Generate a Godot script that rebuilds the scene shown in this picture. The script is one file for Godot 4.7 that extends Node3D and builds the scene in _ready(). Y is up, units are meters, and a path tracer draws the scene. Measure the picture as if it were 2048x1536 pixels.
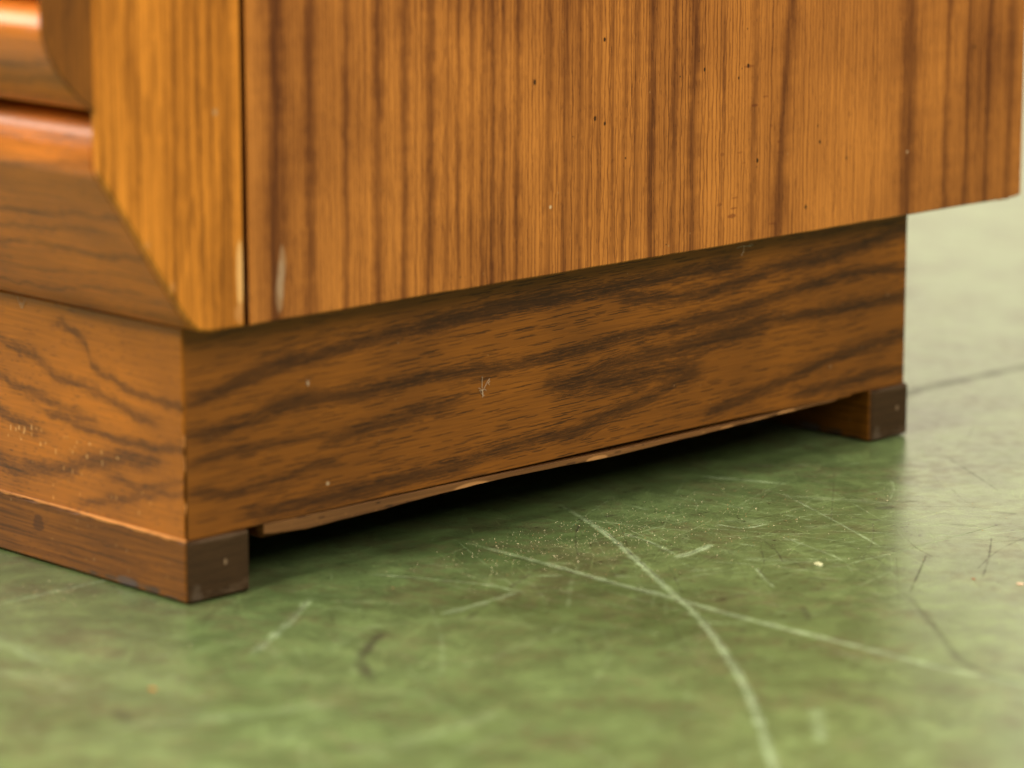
extends Node3D
# Close-up of the lower corner of an oak cabinet standing on a worn green floor.
# Units are metres; x runs back along the cabinet's side, z towards the viewer across it, y up.
# The side of the plinth lies in the plane z = 0, its front in the plane x = 0.

const SIDE := 0.36          # length of the plinth's side
const DEEP := 0.80          # width of the cabinet, out of the picture to the left
const FOOT := 0.0211        # height of the base runners
const PLINTH := 0.0902      # height of the plinth with its runners
const OVER := 0.0119        # overhang of the side panel
const FULL := 0.72          # height of the cabinet

var rng := RandomNumberGenerator.new()


func _ready() -> void:
	# ---- camera
	var cam := Camera3D.new()
	cam.name = "camera"
	cam.fov = 13.11
	cam.near = 0.05
	cam.far = 60.0
	var lens := CameraAttributesPhysical.new()
	lens.frustum_focal_length = 104.43
	lens.frustum_focus_distance = 1.172
	lens.frustum_near = 0.05
	lens.frustum_far = 60.0
	lens.exposure_aperture = 5.8
	cam.attributes = lens
	add_child(cam)
	var yaw := deg_to_rad(44.452)
	var pitch := deg_to_rad(11.580)
	var eye := Vector3(-0.6483, 0.2835, 0.8085)
	var ahead := Vector3(cos(pitch) * sin(yaw), -sin(pitch), -cos(pitch) * cos(yaw))
	cam.look_at_from_position(eye, eye + ahead)
	cam.current = true
	# ---- the bright room around and the big soft lamps
	var around := WorldEnvironment.new()
	around.name = "surroundings"
	var env := Environment.new()
	env.background_mode = Environment.BG_COLOR
	env.background_color = Color(0.96, 0.94, 0.88)
	env.background_energy_multiplier = 0.22
	env.tonemap_mode = Environment.TONE_MAPPER_LINEAR
	env.tonemap_exposure = 1.0
	env.sdfgi_enabled = true
	env.ssao_enabled = true
	env.ssil_enabled = true
	around.environment = env
	add_child(around)
	softbox("key_softbox", Vector3(0.25, 1.30, 1.50), Vector3(0.15, 0.08, 0.0), Vector2(1.4, 1.0), 3.35, Color(1.0, 0.94, 0.84))
	softbox("overhead_softbox", Vector3(0.20, 2.40, -0.24), Vector3(0.20, 0.0, -0.23), Vector2(1.3, 1.3), 10.0, Color(1.0, 0.95, 0.87))
	softbox("left_softbox", Vector3(-1.20, 1.65, 0.10), Vector3(0.0, 0.1, -0.1), Vector2(0.6, 0.6), 3.6, Color(1.0, 0.92, 0.80))
	softbox("far_left_softbox", Vector3(-0.85, 1.25, -1.95), Vector3(0.0, 0.1, -0.1), Vector2(1.3, 1.0), 5.6, Color(1.0, 0.95, 0.90))
	softbox("back_window", Vector3(3.4, 1.0, -2.75), Vector3(0.4, 0.1, -0.2), Vector2(3.6, 2.0), 4.4, Color(1.0, 0.94, 0.80))

	build_floor()
	build_cabinet()
	small_things()


func softbox(called: String, at: Vector3, to: Vector3, size: Vector2, energy: float, tint: Color) -> void:
	var l := AreaLight3D.new()
	l.name = called
	l.area_size = size
	l.area_normalize_energy = true
	l.light_energy = energy
	l.light_color = tint
	l.area_range = 8.0
	l.area_attenuation = 2.0
	l.shadow_enabled = true
	add_child(l)
	l.look_at_from_position(at, to)


# ------------------------------------------------------------------ naming
func tag(o: Node, label: String, category := "", group := "", kind := "") -> void:
	if label:
		o.set_meta("label", label)
	if category:
		o.set_meta("category", category)
	if group:
		o.set_meta("group", group)
	if kind:
		o.set_meta("kind", kind)


func put(called: String, mesh: Mesh, m: Material, parent: Node) -> MeshInstance3D:
	var o := MeshInstance3D.new()
	o.name = called
	o.mesh = mesh
	o.material_override = m
	parent.add_child(o, true)
	return o


# ------------------------------------------------------------------ noise and texture fields
func noise_field(w: int, h: int, small_w: int, small_h: int, freq: float, octaves: int, s: int) -> PackedByteArray:
	var n := FastNoiseLite.new()
	n.noise_type = FastNoiseLite.TYPE_SIMPLEX_SMOOTH
	n.seed = s
	n.frequency = freq
	n.fractal_octaves = octaves
	var im := n.get_image(small_w, small_h, false, false, true)
	if small_w != w or small_h != h:
		im.resize(w, h, Image.INTERPOLATE_CUBIC)
	im.convert(Image.FORMAT_L8)
	return im.get_data()


func seamless_field(side: int, small: int, freq: float, octaves: int, s: int) -> PackedByteArray:
	var n := FastNoiseLite.new()
	n.noise_type = FastNoiseLite.TYPE_SIMPLEX_SMOOTH
	n.seed = s
	n.frequency = freq
	n.fractal_octaves = octaves
	var im := n.get_seamless_image(small, small, false, false, 0.2, true)
	if small != side:
		im.resize(side, side, Image.INTERPOLATE_CUBIC)
	im.convert(Image.FORMAT_L8)
	return im.get_data()


func along_line(pts: Array, a: float) -> float:
	# value of a polyline [a0, c0, a1, c1, ...] at a, smoothed between its points
	var n := pts.size() / 2
	if a <= pts[0]:
		return pts[1]
	for i in n - 1:
		if a <= pts[i * 2 + 2]:
			var t: float = (a - pts[i * 2]) / maxf(pts[i * 2 + 2] - pts[i * 2], 1e-6)
			var p: float = pts[i * 2 - 1] if i > 0 else pts[i * 2 + 1]
			var q: float = pts[i * 2 + 5] if i < n - 2 else pts[i * 2 + 3]
			return cubic_interpolate(pts[i * 2 + 1], pts[i * 2 + 3], p, q, t)
	return pts[n * 2 - 1]


# A board's colour and relief. The grain runs along u. Distances in metres from «from».
# k: w, h (pixels), size (metres along and across), from, bands [[half width, strength, [a, c, ...]]], light, dark, seed, lace, wobble, pores, marks
func oak(k: Dictionary) -> StandardMaterial3D:
	var w: int = k.w
	var h: int = k.h
	var size: Vector2 = k.size
	var from: Vector2 = k.get("from", Vector2.ZERO)
	var sd: int = k.seed
	rng.seed = sd
	var pa := w / size.x
	var pc := h / size.y
	var lace: float = k.get("lace", 0.6)
	var wobble: float = k.get("wobble", 0.0006)
	var band := PackedFloat32Array()
	band.resize(w * h)
	var pore := PackedFloat32Array()
	pore.resize(w * h)
	var streak := noise_field(w, h, maxi(w / 48, 16), h, 0.20, 3, sd + 1)     # long fibres
	var ragged := noise_field(w, h, maxi(w / 40, 16), maxi(h / 2, 16), 0.10, 4, sd + 2)
	var patch := noise_field(w, h, maxi(w / 8, 16), maxi(h / 8, 16), 0.02, 3, sd + 3)
	var bend := FastNoiseLite.new()
	bend.seed = sd + 4
	bend.frequency = 1.0
	bend.fractal_octaves = 3
	for b in k.bands:
		var half: float = b[0] * pc
		var strong: float = b[1]
		var pts: Array = b[2]
		var own := rng.randf() * 500.0
		var ends: bool = b.size() > 3
		for x in w:
			var a := from.x + x / pa
			if not ends and (a < pts[0] - 0.012 or a > pts[pts.size() - 2] + 0.012):
				continue
			var fade := 1.0
			if not ends:
				fade = smoothstep(pts[0] - 0.012, pts[0] + 0.004, a) * (1.0 - smoothstep(pts[pts.size() - 2] - 0.004, pts[pts.size() - 2] + 0.012, a))
			var c := along_line(pts, a) + bend.get_noise_2d(a * 60.0, own) * wobble
			var mid := (c - from.y) * pc
			var reach := half * (1.0 + 0.45 * bend.get_noise_2d(a * 130.0, own + 90.0))
			var y0 := maxi(int(mid - reach * 2.2), 0)
			var y1 := mini(int(mid + reach * 2.2) + 1, h - 1)
			for y in range(y0, y1 + 1):
				var d := (y - mid) / reach
				d = d * (1.0 if d > 0.0 else 1.35)
				var i := y * w + x
				var v := strong * fade * exp(-d * d * 1.2) * (1.0 - lace * (1.0 - smoothstep(80.0, 165.0, float(ragged[i]) * 0.6 + float(streak[i]) * 0.4)))
				if half > 0.007 * pc:
					band[i] += v
				elif v > band[i]:
					band[i] = v
	# pores crowded along the dark bands, following their run
	for b in k.bands:
		var bundle: float = k.get("bundle", 0.0)
		if bundle <= 0.0 or b[0] < 0.0006:
			continue
		var pts: Array = b[2]
		var a0: float = maxf(pts[0] - 0.004, from.x)
		var a1: float = minf(pts[pts.size() - 2] + 0.004, from.x + size.x)
		if a1 <= a0:
			continue
		for n in int((a1 - a0) * b[0] * bundle * 1.0e6):
			var a := rng.randf_range(a0, a1)
			var off: float = rng.randfn(0.1, 0.62) * b[0]
			var l := int(rng.randf_range(0.25, 1.0) * longest_of(k) * 0.8 * pa)
			var deep: float = rng.randf_range(0.3, 0.95) * b[1]
			var thick := 1 if rng.randf() < 0.7 else 2
			var c0 := along_line(pts, a)
			var tilt := (along_line(pts, a + 0.004) - c0) / 0.004
			for s in l:
				var xx := int((a - from.x) * pa) + s
				if xx < 0 or xx >= w:
					break
				var yy := int((c0 + off + tilt * s / pa - from.y) * pc)
				var taper := sin(PI * (s + 0.5) / l)
				for q in thick:
					if yy + q >= 0 and yy + q < h:
						var i := (yy + q) * w + xx
						pore[i] = maxf(pore[i], deep * clampf(taper * 1.6, 0.0, 1.0))
	# pores everywhere: short dark dashes
	var count: int = k.get("pores", 3000)
	var slope: float = k.get("slope", 0.0)
	var longest: float = k.get("pore_length", 0.007)
	for n in count:
		var x := rng.randi_range(0, w - 1)
		var y := rng.randi_range(0, h - 1)
		if rng.randf() > k.get("sparse", 0.30) + 0.6 * band[y * w + x]:
			continue
		var l := int((rng.randf_range(0.45, 1.0) if k.has("even") else rng.randf_range(0.2, 1.0) * rng.randf_range(0.5, 1.0)) * longest * pa)
		var thick := 1 if rng.randf() < 0.3 else 2
		var deep := rng.randf_range(0.35, 0.95)
		var yy := float(y)
		for s in l:
			var xx := x + s
			if xx >= w:
				break
			yy += slope
			var taper := sin(PI * (s + 0.5) / l)
			for q in thick:
				var row := int(yy) + q
				if row >= 0 and row < h:
					var i := row * w + xx
					pore[i] = maxf(pore[i], deep * clampf(taper * 1.6, 0.0, 1.0))
	var light: Color = k.light
	var dark: Color = k.dark
	var grain: float = k.get("grain", 0.35)
	var rgb := PackedByteArray()
	rgb.resize(w * h * 3)
	var relief := PackedByteArray()
	relief.resize(w * h)
	var depth: float = k.get("depth", 1.0)
	var pore_tone: float = k.get("pore_tone", 0.75)
	for i in w * h:
		var s := (streak[i] - 128) / 128.0
		var p := (patch[i] - 128) / 128.0
		var t := clampf(band[i] * depth + pore[i] * pore_tone + s * grain + p * 0.18, -0.3, 1.05)
		var o := i * 3
		rgb[o] = int(clampf(light.r + (dark.r - light.r) * t, 0.01, 1.0) * 255.0)
		rgb[o + 1] = int(clampf(light.g + (dark.g - light.g) * t, 0.01, 1.0) * 255.0)
		rgb[o + 2] = int(clampf(light.b + (dark.b - light.b) * t, 0.01, 1.0) * 255.0)
		relief[i] = int(clampf(200.0 - pore[i] * 150.0 - band[i] * 20.0 + s * 22.0, 0.0, 255.0))
	# wear: [along, across, half length, half width, colour, strength]
	for m in k.get("marks", []):
		var mc: Color = m[4]
		var x0 := int((m[0] - m[2] * 1.5 - from.x) * pa)
		var x1 := int((m[0] + m[2] * 1.5 - from.x) * pa)
		var y0 := int((m[1] - m[3] * 1.5 - from.y) * pc)
		var y1 := int((m[1] + m[3] * 1.5 - from.y) * pc)
		for y in range(maxi(y0, 0), mini(y1, h - 1) + 1):
			for x in range(maxi(x0, 0), mini(x1, w - 1) + 1):
				var dx: float = (from.x + x / pa - m[0]) / m[2]
				var dy: float = (from.y + y / pc - m[1]) / m[3]
				var i := y * w + x
				var r := dx * dx + dy * dy + (ragged[i] - 128) / 150.0
				var f: float = m[5] * (1.0 - smoothstep(0.55, 1.15, r))
				if f > 0.0:
					rgb[i * 3] = int(lerpf(rgb[i * 3], mc.r * 255.0, f))
					rgb[i * 3 + 1] = int(lerpf(rgb[i * 3 + 1], mc.g * 255.0, f))
					rgb[i * 3 + 2] = int(lerpf(rgb[i * 3 + 2], mc.b * 255.0, f))
	var m3 := StandardMaterial3D.new()
	m3.albedo_texture = ImageTexture.create_from_image(Image.create_from_data(w, h, false, Image.FORMAT_RGB8, rgb))
	m3.heightmap_enabled = true
	m3.heightmap_texture = ImageTexture.create_from_image(Image.create_from_data(w, h, false, Image.FORMAT_L8, relief))
	m3.heightmap_scale = k.get("relief", 0.005)
	m3.roughness = k.get("rough", 0.36)
	m3.metallic_specular = k.get("shine", 0.45)
	return m3


func longest_of(k: Dictionary) -> float:
	return k.get("pore_length", 0.007)


func plain(c: Color, rough: float) -> StandardMaterial3D:
	var m := StandardMaterial3D.new()
	m.albedo_color = c
	m.roughness = rough
	m.metallic_specular = 0.35
	return m


# ------------------------------------------------------------------ shapes
# Grain coordinates: «lay» says which axes become u and v. [u axis, v axis, u from, v from, u size, v size]
func lay_uv(p: Vector3, lay: Array) -> Vector2:
	return Vector2((p[lay[0]] - lay[2]) / lay[4], (p[lay[1]] - lay[3]) / lay[5])


func face_lay(n: Vector3, lay: Array) -> Array:
	# a face that looks along one of the two mapped axes takes the third axis in its place
	var axis := 0 if absf(n.x) > 0.8 else 1 if absf(n.y) > 0.8 else 2 if absf(n.z) > 0.8 else -1
	if axis == lay[0]:
		return [3 - lay[0] - lay[1], lay[1], 0.0, lay[3], lay[4], lay[5]]
	if axis == lay[1]:
		return [lay[0], 3 - lay[0] - lay[1], lay[2], 0.0, lay[4], lay[5]]
	return lay


func quad(st: SurfaceTool, a: Vector3, b: Vector3, c: Vector3, d: Vector3, out: Vector3, lay: Array) -> void:
	var n := (b - a).cross(c - a)
	if n.length_squared() < 1e-18:
		n = (c - a).cross(d - a)
	var pts := [a, b, c, a, c, d]
	if n.dot(out) > 0.0:      # front faces run clockwise
		pts = [a, c, b, a, d, c]
	n = n.normalized() * (1.0 if n.dot(out) > 0.0 else -1.0)
	var here := face_lay(n, lay)
	for p in pts:
		st.set_normal(n)
		st.set_uv(lay_uv(p, here))
		st.add_vertex(p)


func board(lo: Vector3, hi: Vector3, bevel: float, lay: Array) -> ArrayMesh:
	# a box with chamfered edges
	var st := SurfaceTool.new()
	st.begin(Mesh.PRIMITIVE_TRIANGLES)
	var mid := (lo + hi) / 2.0
	var e := (hi - lo) / 2.0
	for ax in 3:
		var u := (ax + 1) % 3
		var v := (ax + 2) % 3
		for s in [-1.0, 1.0]:
			var q := []
			for k in [[-1, -1], [1, -1], [1, 1], [-1, 1]]:
				var p := Vector3.ZERO
				p[ax] = s * e[ax]
				p[u] = k[0] * (e[u] - bevel)
				p[v] = k[1] * (e[v] - bevel)
				q.append(mid + p)
			var n := Vector3.ZERO
			n[ax] = s
			quad(st, q[0], q[1], q[2], q[3], n, lay)
			for t in [-1.0, 1.0]:      # edges between axis ax and axis u, running along v
				var a := Vector3.ZERO
				a[ax] = s * e[ax]
				a[u] = t * (e[u] - bevel)
				a[v] = -(e[v] - bevel)
				var b := a
				b[v] = -a[v]
				var c := Vector3.ZERO
				c[ax] = s * (e[ax] - bevel)
				c[u] = t * e[u]
				c[v] = b[v]
				var d := c
				d[v] = a[v]
				var m := Vector3.ZERO
				m[ax] = s
				m[u] = t
				quad(st, mid + a, mid + b, mid + c, mid + d, m, lay)
	for sx in [-1.0, 1.0]:
		for sy in [-1.0, 1.0]:
			for sz in [-1.0, 1.0]:
				var sg := Vector3(sx, sy, sz)
				var a := mid + sg * Vector3(e.x, e.y - bevel, e.z - bevel)
				var b := mid + sg * Vector3(e.x - bevel, e.y, e.z - bevel)
				var c := mid + sg * Vector3(e.x - bevel, e.y - bevel, e.z)
				quad(st, a, b, c, c, sg, lay)
	return st.commit()


func shrink(poly: PackedVector2Array, by: float) -> PackedVector2Array:
	var n := poly.size()
	var out := PackedVector2Array()
	var area := 0.0
	for i in n:
		area += poly[i].cross(poly[(i + 1) % n])
	var turn := 1.0 if area > 0.0 else -1.0
	for i in n:
		var a := (poly[i] - poly[(i - 1 + n) % n]).normalized()
		var b := (poly[(i + 1) % n] - poly[i]).normalized()
		var na := Vector2(-a.y, a.x) * turn
		var nb := Vector2(-b.y, b.x) * turn
		var m := (na + nb).normalized()
		out.append(poly[i] + m * by / maxf(m.dot(na), 0.35))
	return out


func extrude(poly: PackedVector2Array, z0: float, z1: float, bevel: float, lay: Array, arc := false, steps := 1) -> ArrayMesh:
	# a slab with the outline «poly» in x and y, from z0 to z1, chamfered along both rims; with «arc» v follows the outline (mouldings)
	var st := SurfaceTool.new()
	st.begin(Mesh.PRIMITIVE_TRIANGLES)
	var inner := shrink(poly, bevel)
	var tri := Geometry2D.triangulate_polygon(inner)
	for s in [0, 1]:
		var z := z1 if s else z0
		var n := Vector3(0, 0, 1.0 if s else -1.0)
		for t in range(0, tri.size(), 3):
			var a := Vector3(inner[tri[t]].x, inner[tri[t]].y, z)
			var b := Vector3(inner[tri[t + 1]].x, inner[tri[t + 1]].y, z)
			var c := Vector3(inner[tri[t + 2]].x, inner[tri[t + 2]].y, z)
			quad(st, a, b, c, c, n, lay)
	var n := poly.size()
	var area := 0.0
	for i in n:
		area += poly[i].cross(poly[(i + 1) % n])
	var turn := -1.0 if area > 0.0 else 1.0
	var run := 0.0
	for i in n:
		var j := (i + 1) % n
		var e := poly[j] - poly[i]
		var fn := (Vector2(-e.y, e.x) * turn).normalized()
		# smooth normals where the outline bends gently
		var before := poly[i] - poly[(i - 1 + n) % n]
		var after := poly[(j + 1) % n] - poly[j]
		var na := fn
		var nb := fn
		var pn := (Vector2(-before.y, before.x) * turn).normalized()
		var qn := (Vector2(-after.y, after.x) * turn).normalized()
		if pn.dot(fn) > 0.85:
			na = (pn + fn).normalized()
		if qn.dot(fn) > 0.85:
			nb = (qn + fn).normalized()
		for k in steps:
			var za := z0 + bevel + (z1 - z0 - 2.0 * bevel) * k / steps
			var zb := z0 + bevel + (z1 - z0 - 2.0 * bevel) * (k + 1) / steps
			var c := [Vector3(poly[i].x, poly[i].y, za), Vector3(poly[j].x, poly[j].y, za), Vector3(poly[j].x, poly[j].y, zb), Vector3(poly[i].x, poly[i].y, zb)]
			var ns := [na, nb, nb, na]
			var order := [0, 1, 2, 0, 2, 3]
			var face: Vector3 = (c[1] - c[0]).cross(c[2] - c[0])
			if face.dot(Vector3(fn.x, fn.y, 0)) > 0.0:
				order = [0, 2, 1, 0, 3, 2]
			var here := face_lay(Vector3(fn.x, fn.y, 0), lay)
			for q in order:
				st.set_normal(Vector3(ns[q].x, ns[q].y, 0))
				if arc:
					st.set_uv(Vector2((c[q].z - lay[2]) / lay[4], (run + (e.length() if q == 1 or q == 2 else 0.0)) / lay[5]))
				else:
					st.set_uv(lay_uv(c[q], here))
				st.add_vertex(c[q])
		if bevel > 0.0:
			for s in [0, 1]:
				var z := z1 if s else z0
				var zi := z1 - bevel if s else z0 + bevel
				var sn := Vector3(fn.x, fn.y, 1.0 if s else -1.0)
				quad(st, Vector3(poly[i].x, poly[i].y, zi), Vector3(poly[j].x, poly[j].y, zi), Vector3(inner[j].x, inner[j].y, z), Vector3(inner[i].x, inner[i].y, z), sn, lay)
		run += e.length()
	return st.commit()


func smooth(pts: Array, per: int) -> PackedVector2Array:
	var out := PackedVector2Array()
	var n := pts.size()
	for i in n - 1:
		var a: Vector2 = pts[i]
		var b: Vector2 = pts[i + 1]
		var p: Vector2 = pts[maxi(i - 1, 0)]
		var q: Vector2 = pts[mini(i + 2, n - 1)]
		for k in per:
			out.append(a.cubic_interpolate(b, p, q, float(k) / per))
	out.append(pts[n - 1])
	return out


# ------------------------------------------------------------------ the floor
func build_floor() -> void:
	var side := 2048
	var span := 0.70
	var ox := -0.20
	var oz := -0.32
	var px := side / span
	var pale := PackedFloat32Array()     # where paint is rubbed pale
	pale.resize(side * side)
	var murk := PackedFloat32Array()     # dark scratches and rubber marks
	murk.resize(side * side)
	rng.seed = 77
	# scratches seen in the photograph: [half width in metres, strength, [x, z, ...]]
	var seen := [
		[0.0015, 0.78, [0.1193, 0.0031, 0.1187, 0.0449, 0.1169, 0.0791, 0.1174, 0.0987, 0.1155, 0.1327, 0.1162, 0.1771, 0.1169, 0.2153, 0.1202, 0.2401, 0.1221, 0.2832]],
		[0.0014, 0.78, [0.1814, -0.0125, 0.1652, 0.0232, 0.1475, 0.0544, 0.1251, 0.0915, 0.1075, 0.1209, 0.0807, 0.1577, 0.0512, 0.1939, 0.0085, 0.24, -0.0155, 0.2653]],
		[0.0007, 1.00, [0.0677, 0.0117, 0.0775, 0.0303, 0.0849, 0.0463, 0.0877, 0.0621]],
		[0.0014, 0.94, [0.0505, 0.0638, 0.0658, 0.0638, 0.0857, 0.0618]],
		[0.0011, 0.75, [-0.0411, -0.0444, -0.0248, -0.0438, 0.0088, -0.0437]],
		[0.0035, 0.69, [-0.063, -0.0246, -0.0702, 0.0111, -0.0701, 0.026]],
		[0.0041, 0.62, [-0.0883, 0.0157, -0.0833, 0.0314, -0.0811, 0.0478]],
		[0.0041, 0.53, [-0.0987, 0.0849, -0.0638, 0.1023, -0.0354, 0.1131]],
		[0.0038, 0.53, [-0.0654, 0.149, -0.0404, 0.1545, -0.0074, 0.1505]],
		[0.0045, 0.55, [0.2055, 0.0430, 0.2110, 0.0500, 0.2150, 0.0545]],
		[0.0008, 0.85, [0.2000, 0.0455, 0.2025, 0.0560, 0.2130, 0.0580]],
		[0.0011, 0.62, [0.1676, 0.0305, 0.1649, 0.0474, 0.1585, 0.065]],
		[0.0019, 0.81, [0.156, 0.0673, 0.1652, 0.0668, 0.1771, 0.0641]],
		[0.0007, 0.62, [0.2527, 0.0298, 0.2277, 0.0839, 0.2162, 0.1068]],
		[0.0005, 0.75, [0.1895, 0.1137, 0.2299, 0.1154, 0.2711, 0.1159]],
		[0.0005, 0.69, [0.203, 0.0727, 0.199, 0.0902, 0.1935, 0.1093]],
		[0.0005, 0.88, [0.1645, 0.0959, 0.1556, 0.1079, 0.1504, 0.116]],
		[0.0030, 0.62, [0.2493, 0.0362, 0.2595, 0.0526, 0.2686, 0.0721]],
		[0.0022, 0.50, [0.2507, -0.0078, 0.2572, 0.0063, 0.2642, 0.0232]],
		[0.0016, 0.69, [-0.0225, 0.0575, 0.0119, 0.0361, 0.034, 0.0202]],
		[0.0022, 0.50, [0.0573, 0.2134, 0.0367, 0.2328]],
		[0.0030, 0.62, [0.1720, 0.0860, 0.1765, 0.0930, 0.1800, 0.0990]],
	]
	for s in seen:
		scratch(pale, side, px, ox, oz, s[0], minf(1.0, s[1] * (1.25 if s[0] < 0.0028 else 0.55)), s[2], 0.25 if s[2].size() > 12 else 0.5)
		for n in (6 if s[0] > 0.0009 else 2):      # each is a bundle of finer lines
			var side_step: float = rng.randf_range(-0.8, 0.8) * s[0]
			var moved := []
			for q in range(0, s[2].size(), 2):
				moved.append(s[2][q] + side_step + rng.randf_range(-0.0003, 0.0003))
				moved.append(s[2][q + 1] + side_step * 0.5 + rng.randf_range(-0.0003, 0.0003))
			scratch(pale if n % 3 else murk, side, px, ox, oz, 0.00022, minf(1.0, s[1] * 1.1), moved, 0.9)
	var dark := [
		[0.0013, 0.42, [0.1703, 0.1569, 0.1482, 0.1847, 0.1243, 0.2151, 0.1202, 0.2401]],
		[0.0018, 0.75, [0.0225, 0.0665, 0.0016, 0.0809, -0.0055, 0.0889, -0.0153, 0.1048]],
		[0.0042, 0.8, [0.4000, -0.0470, 0.4277, -0.0508, 0.465, -0.0511, 0.4960, -0.0503]], [0.0042, 0.8, [0.4960, -0.0503, 0.5300, -0.0490, 0.5900, -0.0470]],
		[0.0024, 0.5, [-0.0864, 0.0737, -0.0903, 0.0833]],
		[0.0012, 0.6, [0.1386, 0.1387, 0.1285, 0.1495]],
		[0.0005, 0.6, [0.1172, 0.0200, 0.1161, 0.0700, 0.1164, 0.0980]],
	]
	for s in dark:
		scratch(murk, side, px, ox, oz, s[0], s[1], s[2], 0.3)
	# countless fine scuffs
	for n in 1500:
		var a := rng.randf() * TAU
		var l := rng.randf_range(0.004, 0.05) * rng.randf()
		var c := Vector2(ox + rng.randf() * span, oz + rng.randf() * span)
		var d := Vector2(cos(a), sin(a)) * l
		var bow := Vector2(-d.y, d.x) * rng.randf_range(-0.12, 0.12)
		scratch(pale if n % 5 else murk, side, px, ox, oz, rng.randf_range(0.00014, 0.00036), rng.randf_range(0.15, 0.6), [c.x - d.x, c.y - d.y, c.x + bow.x, c.y + bow.y, c.x + d.x, c.y + d.y], 0.5)
	for n in 150:       # broad, faint scuffs
		var a := rng.randf() * TAU
		var c := Vector2(ox + rng.randf() * span, oz + rng.randf() * span)
		var d := Vector2(cos(a), sin(a)) * rng.randf_range(0.006, 0.02)
		scratch(pale, side, px, ox, oz, rng.randf_range(0.0010, 0.0024), rng.randf_range(0.12, 0.3), [c.x - d.x, c.y - d.y, c.x + d.x, c.y + d.y], 0.7)
	# a worn patch of crossing hairlines in front of the far end, and rubbed, milky places
	for n in 120:
		var a := rng.randfn(0.9, 0.55) if n % 3 else rng.randfn(2.5, 0.35)
		var l := rng.randf_range(0.006, 0.034)
		var c := Vector2(0.215 + rng.randfn(0.0, 0.060), 0.085 + rng.randfn(0.0, 0.048))
		var d := Vector2(cos(a), sin(a)) * l
		var bow := Vector2(-d.y, d.x) * rng.randf_range(-0.10, 0.10)
		scratch(pale if n % 6 else murk, side, px, ox, oz, rng.randf_range(0.00018, 0.00040), rng.randf_range(0.35, 0.95), [c.x - d.x, c.y - d.y, c.x + bow.x, c.y + bow.y, c.x + d.x, c.y + d.y], 0.7)
	for n in 70:
		var a := rng.randfn(0.9, 0.7)
		var c := Vector2(0.200 + rng.randfn(0.0, 0.070), 0.075 + rng.randfn(0.0, 0.050))
		var d := Vector2(cos(a), sin(a)) * rng.randf_range(0.001, 0.006)
		scratch(pale if n % 3 else murk, side, px, ox, oz, rng.randf_range(0.0008, 0.0022), rng.randf_range(0.25, 0.6), [c.x - d.x, c.y - d.y, c.x + d.x, c.y + d.y], 0.8)
	for n in 70:      # and longer, fainter ones across the foreground
		var a := rng.randf() * TAU
		var l := rng.randf_range(0.010, 0.045)
		var c := Vector2(rng.randf_range(-0.15, 0.12), rng.randf_range(0.03, 0.27))
		var d := Vector2(cos(a), sin(a)) * l
		var bow := Vector2(-d.y, d.x) * rng.randf_range(-0.15, 0.15)
		scratch(pale if n % 4 else murk, side, px, ox, oz, rng.randf_range(0.0004, 0.0010), rng.randf_range(0.2, 0.5), [c.x - d.x, c.y - d.y, c.x + bow.x, c.y + bow.y, c.x + d.x, c.y + d.y], 0.8)
	# flecks of bare paint: [x, z, radius]
	var spots := [[-0.0109, 0.0649, 0.0016], [-0.0184, 0.1109, 0.0022], [0.0298, 0.0892, 0.0011], [0.1515, 0.1538, 0.0012], [0.0772, 0.1506, 0.0018], [0.0716, 0.2069, 0.0013], [0.0072, 0.011, 0.0009]]
	for n in 130:
		spots.append([ox + rng.randf() * span, oz + rng.randf() * span, rng.randf_range(0.0003, 0.0011)])
	for s in spots:
		scratch(pale, side, px, ox, oz, s[2], 0.75, [s[0] - s[2] * 0.4, s[1], s[0] + s[2] * 0.4, s[1] + s[2] * 0.3], 0.2)
	var big := seamless_field(side, 512, 0.010, 4, 5)
	var mid := seamless_field(side, 1024, 0.018, 4, 6)
	var fine := seamless_field(side, 2048, 0.045, 4, 7)
	var grit := seamless_field(side, 2048, 0.35, 2, 8)
	var base := Color(0.446, 0.542, 0.345)
	var brown := Color(0.439, 0.449, 0.309)
	var deep := Color(0.333, 0.425, 0.246)
	var milk := Color(0.690, 0.800, 0.640)
	var black := Color(0.210, 0.215, 0.150)
	var rgb := PackedByteArray()
	rgb.resize(side * side * 3)
	var rough := PackedByteArray()
	rough.resize(side * side)
	var relief := PackedByteArray()
	relief.resize(side * side)
	for i in side * side:
		var b := big[i] / 255.0
		var m := mid[i] / 255.0
		var f := smoothstep(0.22, 0.78, fine[i] / 255.0)
		var g := smoothstep(0.28, 0.72, grit[i] / 255.0)
		var dirt := clampf((m - 0.47) * 2.6 + (f - 0.5) * 1.0 + (g - 0.5) * 0.5 + (b - 0.5) * 1.0, 0.0, 1.0)
		var wet := clampf((b - 0.46) * 2.2 + (f - 0.5) * 0.7 + (g - 0.5) * 0.5, 0.0, 1.0)
		var p := clampf(pale[i] * (0.60 + 0.35 * f + 0.35 * g), 0.0, 1.0) * smoothstep(0.12, 0.62, f * 0.4 + g * 0.4 + pale[i] * 0.45) * 0.95
		var k := clampf(murk[i] * (0.5 + 0.9 * f) + maxf(0.0, g * 0.6 + f * 0.4 - 0.60) * 1.3 * (0.35 + dirt), 0.0, 1.0)
		var r := base.r + (deep.r - base.r) * wet
		var gg := base.g + (deep.g - base.g) * wet
		var bb := base.b + (deep.b - base.b) * wet
		r += (brown.r - r) * dirt * 0.6
		gg += (brown.g - gg) * dirt * 0.6
		bb += (brown.b - bb) * dirt * 0.6
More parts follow.
